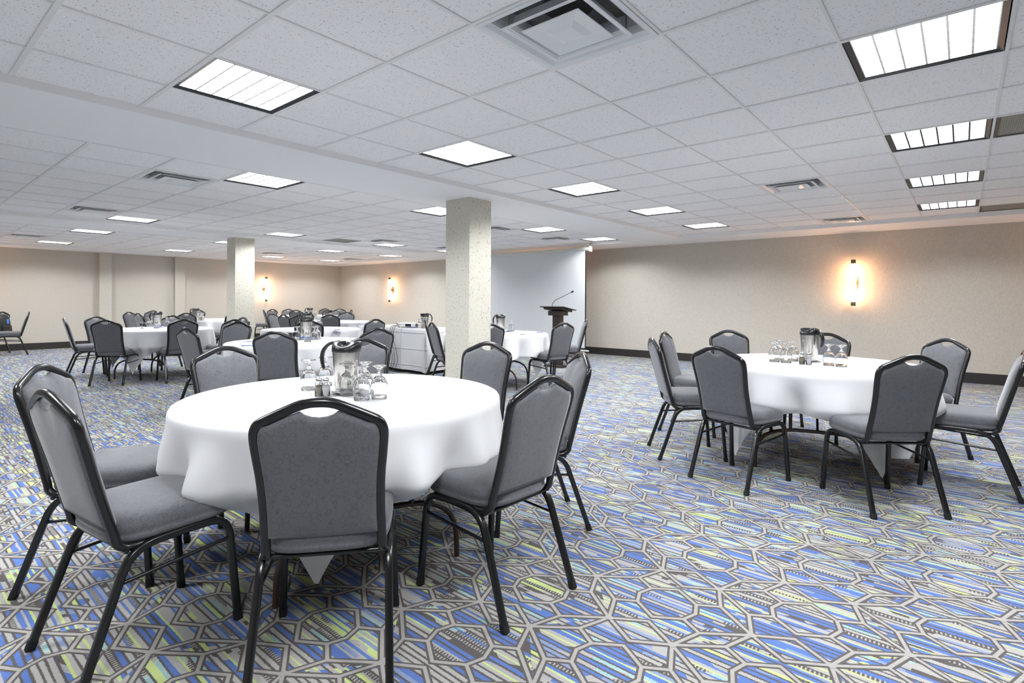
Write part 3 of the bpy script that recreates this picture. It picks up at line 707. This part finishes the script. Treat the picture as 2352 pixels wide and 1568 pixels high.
def make_shaker(cont):
    t = empty('salt_shaker' if cont == 'salt' else 'pepper_shaker')
    recalc(MB().lathe([(.0004, .0005), (.0185, .0005), (.0200, .003), (.0200, .058), (.0175, .066), (.0135, .071), (.013, .074), (.0115, .074), (.012, .071), (.016, .065), (.0183, .057), (.0183, .0025), (.0004, .0022)], 20).obj('bottle', M['glass'], t))
    MB().lathe([(.001, .0026), (.0179, .003), (.0180, .054), (.001, .0545)], 20).obj('contents', M[cont], t)
    MB().lathe([(.0145, .071), (.0150, .080), (.013, .088), (.007, .092), (.001, .093)], 20).obj('cap', M['chrome'], t)
    return t
def make_candy():
    t = empty('candy_glass')
    recalc(MB().lathe([(.0004, .0005), (.032, .0005), (.033, .005), (.012, .014), (.011, .022), (.022, .034), (.058, .092), (.0595, .094), (.057, .0935), (.020, .036), (.0004, .031)], 28).obj('bowl', M['glass'], t))
    c = MB(); rnd = random.Random(4)
    for i in range(16):
        a = rnd.uniform(0, 2 * PI); z = .04 + .05 * rnd.random(); r = (z - .034) / .058 * .036 * math.sqrt(rnd.random()) + .002
        c.lathe([(.001, -.009), (.007, -.006), (.009, 0), (.007, .006), (.001, .009)], 8, c=(r * math.cos(a), r * math.sin(a), z))
    o = c.obj('wrapped_candies', M['candy'], t); o['kind'] = 'stuff'
    return t
def make_pen():
    t = empty('blue_pen'); b = MB(); b.tube([(0, -.05, .0045), (0, .07, .0045)], .0042, 8, up=(0, 0, 1)); b.obj('barrel', M['bluepen'], t)
    c = MB(); c.tube([(0, .045, .0050), (0, .072, .0050)], .0050, 8, up=(0, 0, 1)); c.obj('pen_cap', M['bluepen'], t); return t
def make_pad():
    return recalc(MB().box((0, 0, .003), (.11, .145, .006)).obj('notepad', M['paper']), .0008)
P0 = {}
def place(kind, x, y, rz, label, cat, grp=None, z=ZT):
    mk = {'goblet': make_goblet, 'pitcher': make_pitcher, 'saucer': make_saucer, 'napw': lambda: make_napkin(M['paper']), 'napb': lambda: make_napkin(M['bluecloth']), 'salt': lambda: make_shaker('salt'), 'pepper': lambda: make_shaker('pepper'),
          'candy': make_candy, 'pen': make_pen, 'pad': make_pad}[kind]
    if kind not in P0: P0[kind] = mk(); t = P0[kind]; t.location = (x, y, z); t.rotation_euler.z = math.radians(rz)
    else: t = dup(P0[kind], (x, y, z), math.radians(rz))
    setp(t, label, cat, grp); return t
def at(px, py, z=ZT + .001):
    a = (px - 1176) / FPX; b = (690.26 - py) / FPX; c, s = math.cos(-.0046), math.sin(-.0046); a, b = a * c - b * s, a * s + b * c
    d = (z - CH) / b; p = d * (FW + a * RT); return p.x, p.y
def pitcher(x, y, rz, where, blue=False):
    place('saucer', x, y, 0, 'white saucer under the steel pitcher on ' + where, 'saucer', 'saucers under the pitchers')
    n = place('napb' if blue else 'napw', x, y, rz + 20, ('blue' if blue else 'white') + ' napkin under the pitcher on ' + where, 'napkin', 'napkins under the pitchers')
    place('pitcher', x, y, rz, 'brushed steel water pitcher with black lid on ' + where, 'pitcher', 'steel water pitchers', ZT + .017)
W1, WR = 'the front table', 'the long-wall table'
pitcher(1.545, 2.376, -50, 'the front table')
place('goblet', 1.474, 2.611, 0, 'upturned stemmed glass standing apart beside the handle of the front table pitcher', 'glass', 'upturned glasses on the front table')
place('goblet', 1.607, 2.671, 0, 'upturned stemmed glass behind the handle of the front table pitcher', 'glass', 'upturned glasses on the front table')
place('goblet', 1.511, 2.319, 0, 'upturned stemmed glass overlapping the steel body of the front table pitcher', 'glass', 'upturned glasses on the front table')
place('goblet', 1.489, 2.162, 0, 'upturned stemmed glass in the middle of the group by the front table pitcher, before another', 'glass', 'upturned glasses on the front table')
place('goblet', 1.605, 2.299, 0, 'upturned stemmed glass at the rear of the group by the front table pitcher', 'glass', 'upturned glasses on the front table')
place('goblet', 1.568, 2.135, 0, 'upturned stemmed glass at the end of the group, away from the front table pitcher', 'glass', 'upturned glasses on the front table')
place('pepper', 1.406, 2.394, 0, 'pepper shaker with chrome cap on the front table', 'shaker', 'shakers')
place('salt', 1.427, 2.368, 0, 'salt shaker with chrome cap on the front table', 'shaker', 'shakers')
pitcher(4.786, 0.926, 57, 'the long-wall table')
place('goblet', 4.568, 1.131, 0, 'outermost upturned glass of the four beside the pitcher on the long-wall table', 'glass', 'upturned glasses on the long-wall table')
place('goblet', 4.712, 1.130, 0, 'second upturned glass from the end of four, set back, on the long-wall table', 'glass', 'upturned glasses on the long-wall table')
place('goblet', 4.557, 1.043, 0, 'third upturned glass from the end of four, set forward, on the long-wall table', 'glass', 'upturned glasses on the long-wall table')
place('goblet', 4.724, 1.032, 0, 'upturned glass of the four, next to the pitcher on the long-wall table', 'glass', 'upturned glasses on the long-wall table')
place('goblet', 4.573, 0.758, 0, 'upturned glass of the pair, next to the pitcher on the long-wall table', 'glass', 'upturned glasses on the long-wall table')
place('goblet', 4.550, 0.674, 0, 'upturned glass of the pair, away from the pitcher on the long-wall table', 'glass', 'upturned glasses on the long-wall table')
place('pepper', 4.517, 0.925, 0, 'pepper shaker on the long-wall table', 'shaker', 'shakers')
place('salt', 4.516, 0.879, 0, 'salt shaker on the long-wall table', 'shaker', 'shakers')
pitcher(3.324, 5.947, -50, 'the second table', True)
place('goblet', 3.206, 5.938, 0, 'upturned glass under the handle of the second table pitcher', 'glass', 'upturned glasses on the second table')
place('goblet', 3.145, 5.594, 0, 'upturned glass in front of the second table pitcher', 'glass', 'upturned glasses on the second table')
place('goblet', 3.349, 5.801, 0, 'upturned glass of a pair, nearer the second table pitcher', 'glass', 'upturned glasses on the second table')
place('goblet', 3.443, 5.901, 0, 'upturned glass of a pair, farther from the second table pitcher', 'glass', 'upturned glasses on the second table')
place('candy', 3.141, 5.916, 0, 'footed glass of yellow candies half hidden by a chair at the second table', 'candy dish', 'candy glasses')
place('pen', 2.680, 6.021, 100, 'blue pen near the light grey chair on the second table', 'pen', 'blue pens')
place('pen', 2.462, 5.504, 60, 'blue pen beside the dark chair back on the second table', 'pen', 'blue pens')
place('pad', 2.597, 5.939, 20, 'white notepad on the second table near the light grey chair', 'notepad', 'notepads')
pitcher(4.698, 8.375, -48, 'the third table')
place('goblet', 4.806, 8.221, 0, 'upturned glass behind the black wide chair back on third table', 'glass', 'upturned glasses on the third table')
place('goblet', 4.903, 8.319, 0, 'upturned glass paired beside it, past the third table pitcher', 'glass', 'upturned glasses on the third table')
place('goblet', 4.490, 8.219, 0, 'upturned glass hidden under the third table pitcher handle', 'glass', 'upturned glasses on the third table')
place('pen', 4.576, 7.273, 110, 'blue pen on the notepad on the third table', 'pen', 'blue pens', ZT + .0065)
place('pad', 4.575, 7.236, 70, 'white notepad with a pen on the third table', 'notepad', 'notepads')
pitcher(3.076, 10.226, -50, 'the candy glass table', True)
place('goblet', 3.040, 10.504, 0, 'upturned glass before the handle of the candy glass table pitcher', 'glass', 'upturned glasses on the candy glass table')
place('goblet', 3.136, 10.724, 0, 'upturned glass just behind another on the candy glass table', 'glass', 'upturned glasses on the candy glass table')
place('goblet', 2.977, 9.930, 0, 'upturned glass in front of the steel candy glass table pitcher', 'glass', 'upturned glasses on the candy glass table')
place('goblet', 3.247, 10.327, 0, 'upturned glass by itself past the candy glass table pitcher', 'glass', 'upturned glasses on the candy glass table')
place('candy', 2.756, 9.831, 0, 'footed glass of yellow candies standing alone on a white tablecloth', 'candy dish', 'candy glasses')
place('pad', 2.694, 10.224, 60, 'white notepad beside the footed candy glass', 'notepad', 'notepads')
pitcher(4.778, 13.350, -45, 'the distant table by the slim pillar')
place('goblet', 4.714, 13.022, 0, 'upturned glass in a tight cluster beside the distant pillar table pitcher', 'glass', 'upturned glasses on the distant pillar table')
place('goblet', 4.694, 12.847, 0, 'upturned glass in a tight cluster beside the distant pillar table pitcher', 'glass', 'upturned glasses on the distant pillar table')
place('goblet', 4.771, 12.936, 0, 'upturned glass in a tight cluster beside the distant pillar table pitcher', 'glass', 'upturned glasses on the distant pillar table')
place('goblet', 4.906, 13.376, 0, 'upturned glass in a tight cluster beside the distant pillar table pitcher', 'glass', 'upturned glasses on the distant pillar table')
pitcher(6.015, 5.250, -20, 'the table between thick pillar and lectern')
place('goblet', 6.262, 5.290, 0, 'upturned glass of a pair below the screen, pitcher side', 'glass', 'upturned glasses on the table by the lectern')
place('goblet', 6.334, 5.289, 0, 'upturned glass of a pair below the screen, lectern side', 'glass', 'upturned glasses on the table by the lectern')
place('goblet', 6.026, 5.425, 0, 'upturned glass cut by the thick pillar edge, below the screen', 'glass', 'upturned glasses on the table by the lectern')
place('pen', 6.148, 5.253, 30, 'blue pen on the table by the lectern, against the black chair back', 'pen', 'blue pens')
place('pen', 5.811, 4.656, 100, 'blue pen on the table by the lectern, mid cloth alone', 'pen', 'blue pens')
place('pen', 6.358, 4.767, 80, 'blue pen on the table by the lectern, beside the lectern chair', 'pen', 'blue pens')
pitcher(7.249, 12.792, -45, 'the last table by the room corner')
place('goblet', 7.107, 12.730, 0, 'upturned glass on the handle side of the last table pitcher', 'glass', 'upturned glasses on the last table')
place('goblet', 7.106, 12.457, 0, 'upturned glass in the row beside the last table pitcher', 'glass', 'upturned glasses on the last table')
place('goblet', 7.043, 12.285, 0, 'upturned glass in the row beside the last table pitcher', 'glass', 'upturned glasses on the last table')
place('goblet', 7.149, 12.389, 0, 'upturned glass in the row beside the last table pitcher', 'glass', 'upturned glasses on the last table')
place('goblet', 7.252, 12.505, 0, 'upturned glass in the row beside the last table pitcher', 'glass', 'upturned glasses on the last table')
pitcher(6.026, 9.906, -50, 'the table ahead of the room corner')
place('goblet', 6.215, 9.990, 0, 'upturned glass of a pair behind the wide black chair back, pitcher side', 'glass', 'upturned glasses ahead of the room corner')
place('goblet', 6.241, 9.951, 0, 'upturned glass of a pair behind the wide black chair back, grey chair side', 'glass', 'upturned glasses ahead of the room corner')
place('pitcher', 6.05, 6.98, 130, 'brushed steel water pitcher with black lid on the projector table', 'pitcher', 'steel water pitchers', .7462)
place('goblet', 5.95, 7.00, 0, 'upturned glass behind the edge-on chair on the projector table', 'glass', 'upturned glasses on the projector table', .7462)
place('goblet', 5.93, 6.86, 0, 'upturned glass beside the projector table pitcher handle', 'glass', 'upturned glasses on the projector table', .7462)
place('pen', 5.92, 7.12, 40, 'blue pen on the projector drape next to the edge-on chair', 'pen', 'blue pens', .7462)
# ------------------------------------------------------------------ projector table
pt = empty('folding_table', (6.17, 7.57, .0008)); setp(pt, 'long folding table under the drape that carries the projector', 'table')
recalc(MB().box((0, 0, .722), (.75, 1.83, .03)).obj('tabletop', M['tabletop'], pt), .004)
for sy in (-1, 1):
    for sx in (-1, 1):
        MB().tube([(sx * .28, sy * .74, 0), (sx * .28, sy * .74, .708)], .0125, 10).obj('leg', M['tableleg'], pt)
    MB().tube([(-.28, sy * .74, .12), (.28, sy * .74, .12)], .009, 8).obj('crossbar', M['tableleg'], pt)
def drape():
    # rounded-rectangle perimeter; drape falls to just above the carpet, lifted at one corner
    hx, hy = .385, .925; pts = []; per = []
    N = 60
    def seg(a, b, n):
        for i in range(n): t = i / n; pts.append((a[0] + (b[0] - a[0]) * t, a[1] + (b[1] - a[1]) * t))
    seg((-hx, -hy), (hx, -hy), 26); seg((hx, -hy), (hx, hy), 60); seg((hx, hy), (-hx, hy), 26); seg((-hx, hy), (-hx, -hy), 60)
    n = len(pts); vs = []; fs = []; rows_ = 18
    for (k, zz) in ((.3, .7455), (.7, .7455), (.97, .7455)): vs += [(x * k, y * k, zz) for x, y in pts]
    vs += [(x * .996, y * .998, .7435) for x, y in pts]
    for i in range(1, rows_ + 1):
        f = i / rows_
        for j, (x, y) in enumerate(pts):
            d = Vector((x / hx, y / hy)); cor = max(0, min(abs(x) / hx, 1)) ** 24 * max(0, min(abs(y) / hy, 1)) ** 24
            bot = .055 + .10 * max(0, min(1, (y + .1) / 1.0)) * (1 if x < -.3 else .4)
            z = .738 - (.738 - bot) * f
            wv = .010 * math.sin(y * 9 + x * 7) + .008 * math.sin(y * 17 + 1.3)
            o = f * (.012 + wv + .10 * cor); L = math.hypot(x / hx, y / hy)
            nx = (1 if abs(x) >= hx - 1e-6 else 0) * math.copysign(1, x); ny = (1 if abs(y) >= hy - 1e-6 else 0) * math.copysign(1, y)
            vs.append((x + nx * o, y + ny * o, z))
    m = 4 + rows_
    fs.append(tuple(range(n)))
    for i in range(m - 1):
        for k in range(n): l = (k + 1) % n; fs.append((i * n + k, i * n + l, (i + 1) * n + l, (i + 1) * n + k))
    b = MB(); b.add(vs, fs, 0, True); o = b.obj('table_drape', M['drape']); recalc(o); o.location = (6.17, 7.57, 0)
    return o
def drape_mat():
    m = mat('creased_white_drape', (.70, .70, .72), .8, spec=.2); t = NT(m); s = t.new('ShaderNodeSeparateXYZ'); t.l.new(t.objc(), s.inputs[0])
    def cr(a, per): return t.math('POWER', t.math('SUBTRACT', 1, t.math('MULTIPLY', 2, t.math('ABSOLUTE', t.math('SUBTRACT', t.math('FRACT', t.math('DIVIDE', a, per)), .5)))), 40) if False else t.math('POWER', t.math('ABSOLUTE', t.math('SUBTRACT', 1, t.math('MULTIPLY', 2, t.math('ABSOLUTE', t.math('SUBTRACT', t.math('FRACT', t.math('DIVIDE', a, per)), .5))))), 30)
    t.bump(t.math('MAXIMUM', cr(s.outputs[1], .62), cr(s.outputs[2], .27)), .9, .012); return m
M['drape'] = drape_mat()
setp(drape(), 'white creased drape hanging to the carpet around the projector table', 'tablecloth')
pr = empty('projector', (5.98, 7.30, .7462), math.radians(8)); setp(pr, 'white projector with dark front vent on the draped table', 'projector')
recalc(MB().box((0, 0, .045), (.25, .33, .070)).obj('body', M['projector'], pr), .012, 3)
MB().box((-.126, -.09, .044), (.004, .13, .045)).obj('front_vent', M['black'], pr)
MB().box((-.09, .152, .060), (.12, .030, .012)).obj('cable_plug', M['blackplastic'], pr)
ln = MB().lathe([(.001, 0), (.026, 0), (.028, .012), (.024, .012), (.001, .008)], 20).obj('lens', M['lensglass'], pr); ln.location = (.0, -.165, .045); ln.rotation_euler = (PI / 2, 0, 0)
for sx in (-1, 1):
    for sy in (-1, 1): MB().lathe([(.001, 0), (.010, 0), (.010, .012), (.001, .012)], 10, c=(sx * .1, sy * .14, 0)).obj('foot', M['blackplastic'], pr)
for i, (dy, sw, col) in enumerate(((.0, -.09, 'cable'), (.05, -.07, 'cable'), (.10, -.06, 'cable'))):
    y0 = 7.43 + dy
    p = smooth_path([(5.91, 7.45 + .01 * i, .80 - .01 * i), (5.86, y0 - .04, .775), (5.765, y0, .752), (5.752, y0 + .01, .55), (5.735, y0 + sw, .36), (5.72, y0 + 1.6 * sw, .20), (5.715, y0 + sw, .05), (5.70, y0 - .10, .010), (5.80, y0 - .35, .010)], 6)
    o = MB().tube(p, .0042, 6).obj('projector_cable', M[col]); setp(o, ['thin black cable hanging straight down the projector drape', 'black cable hanging beside the straight one on projector drape', 'looped black cable hanging at the lifted drape edge'][i], 'cable', 'cables hanging from the projector')
o = MB().tube(smooth_path([(5.66, 7.62, .010), (5.58, 7.45, .010), (5.62, 7.25, .010), (5.56, 7.10, .010), (5.70, 7.0, .010)], 6), .006, 6).obj('power_cord', M['wcable']); setp(o, 'pale power cord lying on carpet under the projector drape', 'cord')
# ------------------------------------------------------------------ screen
SX = 9.68; y0, y1 = 6.06, 9.12
ps = empty('projection_screen', (SX, y0, 0)); setp(ps, 'large white pull-down projection screen hung near the long wall', 'projection screen')
W_ = y1 - y0
c = MB().tube([(0, -.10, 2.305), (0, W_ + .10, 2.305)], .042, 16, up=(0, 0, 1)); c.obj('case', M['case'], ps)
for yy in (-.10, W_ + .10): MB().box((0, yy, 2.305), (.10, .02, .11)).obj('end_bracket', M['case'], ps)
for yy in (-.085, W_ + .085): MB().tube([(0, yy, 2.352), (0, yy, 2.41), (.06, yy, CZ - .012)], .006, 8, up=(0, 1, 0)).obj('hook', M['fixture'], ps)
MB().box((-.012, W_ / 2, 1.248), (.004, W_ - .05, 2.05)).obj('white_fabric', M['screen'], ps)
bb = MB(); bb.box((-.009, W_ / 2, 1.235), (.003, W_, 2.10)); bb.obj('black_border', M['black'], ps)
MB().tube([(-.01, -.07, .166), (-.01, W_ + .07, .166)], .017, 12, up=(0, 0, 1)).obj('bottom_bar', M['case'], ps)
# ------------------------------------------------------------------ lectern
lc = empty('lectern', (8.21, 5.75, .0008)); setp(lc, 'dark wooden lectern with gooseneck microphone in front of the screen', 'lectern')
recalc(MB().box((0, 0, .02), (.40, .46, .04)).obj('base', M['lectern'], lc), .006)
cs = MB(); cs.box((0, 0, .49), (.12, .17, .94)); recalc(cs.obj('post', M['lectern'], lc), .006)
recalc(MB().box((0, 0, .985), (.22, .30, .085)).obj('neck_block', M['lectern'], lc), .004)
tilt = Matrix.Translation((0, 0, 1.065)) @ Matrix.Rotation(math.radians(9), 4, 'Y')
tr_ = MB(); tr_.box((0, 0, -.018), (.33, .42, .034), M=tilt); recalc(tr_.obj('tray', M['lectern'], lc), .004)
tp = MB(); tp.box((0, 0, .008), (.42, .54, .016), M=tilt); recalc(tp.obj('reading_board', M['lectern'], lc), .003)
mk = empty('tmp') if False else None
g = MB(); g.tube(smooth_path([(-.10, .06, 1.09), (-.10, .055, 1.16), (-.07, .0, 1.23), (.0, -.10, 1.29), (.10, -.22, 1.37)], 6), .0055, 8, up=(1, 0, 0)); gm = g.obj('gooseneck', M['fixture'], lc)
h = MB().lathe([(.001, -.03), (.014, -.025), (.017, 0), (.014, .025), (.001, .03)], 14); hm = h.obj('microphone_head', M['black'], gm); hm.location = (.115, -.238, 1.382); hm.rotation_euler = (math.radians(62), 0, math.radians(30))
pe = place('pen', 8.30, 5.60, 70, 'pen lying on the sloping lectern board', 'pen', None, 1.066); pe.rotation_euler.y = math.radians(9)
# ------------------------------------------------------------------ backpack on the chair by the wall
def backpack():
    t = empty('backpack'); b = MB(); pts = []
    for k in range(24):
        a = 2 * PI * k / 24; pts.append((math.copysign(abs(math.cos(a)) ** .6, math.cos(a)), math.copysign(abs(math.sin(a)) ** .6, math.sin(a))))
    lv = [(.6, 0), (.92, .015), (1, .10), (1, .24), (.95, .34), (.75, .405), (.4, .43)]
    for k_, z in lv: b.v += [(x * .14 * k_, y * .085 * k_, z) for x, y in pts]
    for i in range(len(lv) - 1):
        for k in range(24): l = (k + 1) % 24; b.f.append((i * 24 + k, i * 24 + l, (i + 1) * 24 + l, (i + 1) * 24 + k)); b.m.append(0); b.sm.append(True)
    b.f.append(tuple(range(24))[::-1]); b.m.append(0); b.sm.append(False); b.f.append(tuple(range(144, 168))); b.m.append(0); b.sm.append(True)
    b.obj('bag_body', M['bag'], t)
    MB().tube(smooth_path([(-.04, .02, .41), (-.03, .02, .46), (.03, .02, .46), (.04, .02, .41)], 5), .008, 8, up=(0, 1, 0)).obj('strap', M['bag'], t)
    recalc(MB().box((.04, -.082, .28), (.05, .014, .10)).obj('blue_tag', M['bluetag'], t), .004)
    recalc(MB().box((0, -.088, .12), (.20, .04, .15)).obj('pocket', M['bag'], t), .015)
    return t
bx, by, bd = CH_['La'][:3]; th = math.radians(bd)
bp = backpack(); off = Vector((-.02, -.345, .42)); bp.location = (bx + off.x * math.cos(th) - off.y * math.sin(th), by + off.x * math.sin(th) + off.y * math.cos(th), .42); bp.rotation_euler.z = th
bp.rotation_euler.x = math.radians(-8)
setp(bp, 'black backpack with a blue tag hung on the chair by the wall', 'backpack')
# ------------------------------------------------------------------ render look
w = bpy.data.worlds.new('world'); sc.world = w; w.use_nodes = True; w.node_tree.nodes['Background'].inputs[0].default_value = (0, 0, 0, 1)
sc.view_settings.view_transform = 'Standard'; sc.view_settings.look = 'None'; sc.view_settings.exposure = 0.0; sc.view_settings.gamma = 1; sc.view_settings.use_curve_mapping = False
c = sc.cycles; c.use_denoising = True; c.max_bounces = 14; c.diffuse_bounces = 7; c.glossy_bounces = 4; c.transmission_bounces = 10; c.transparent_max_bounces = 24
c.caustics_reflective = False; c.caustics_refractive = True; c.blur_glossy = .5; c.sample_clamp_indirect = 6
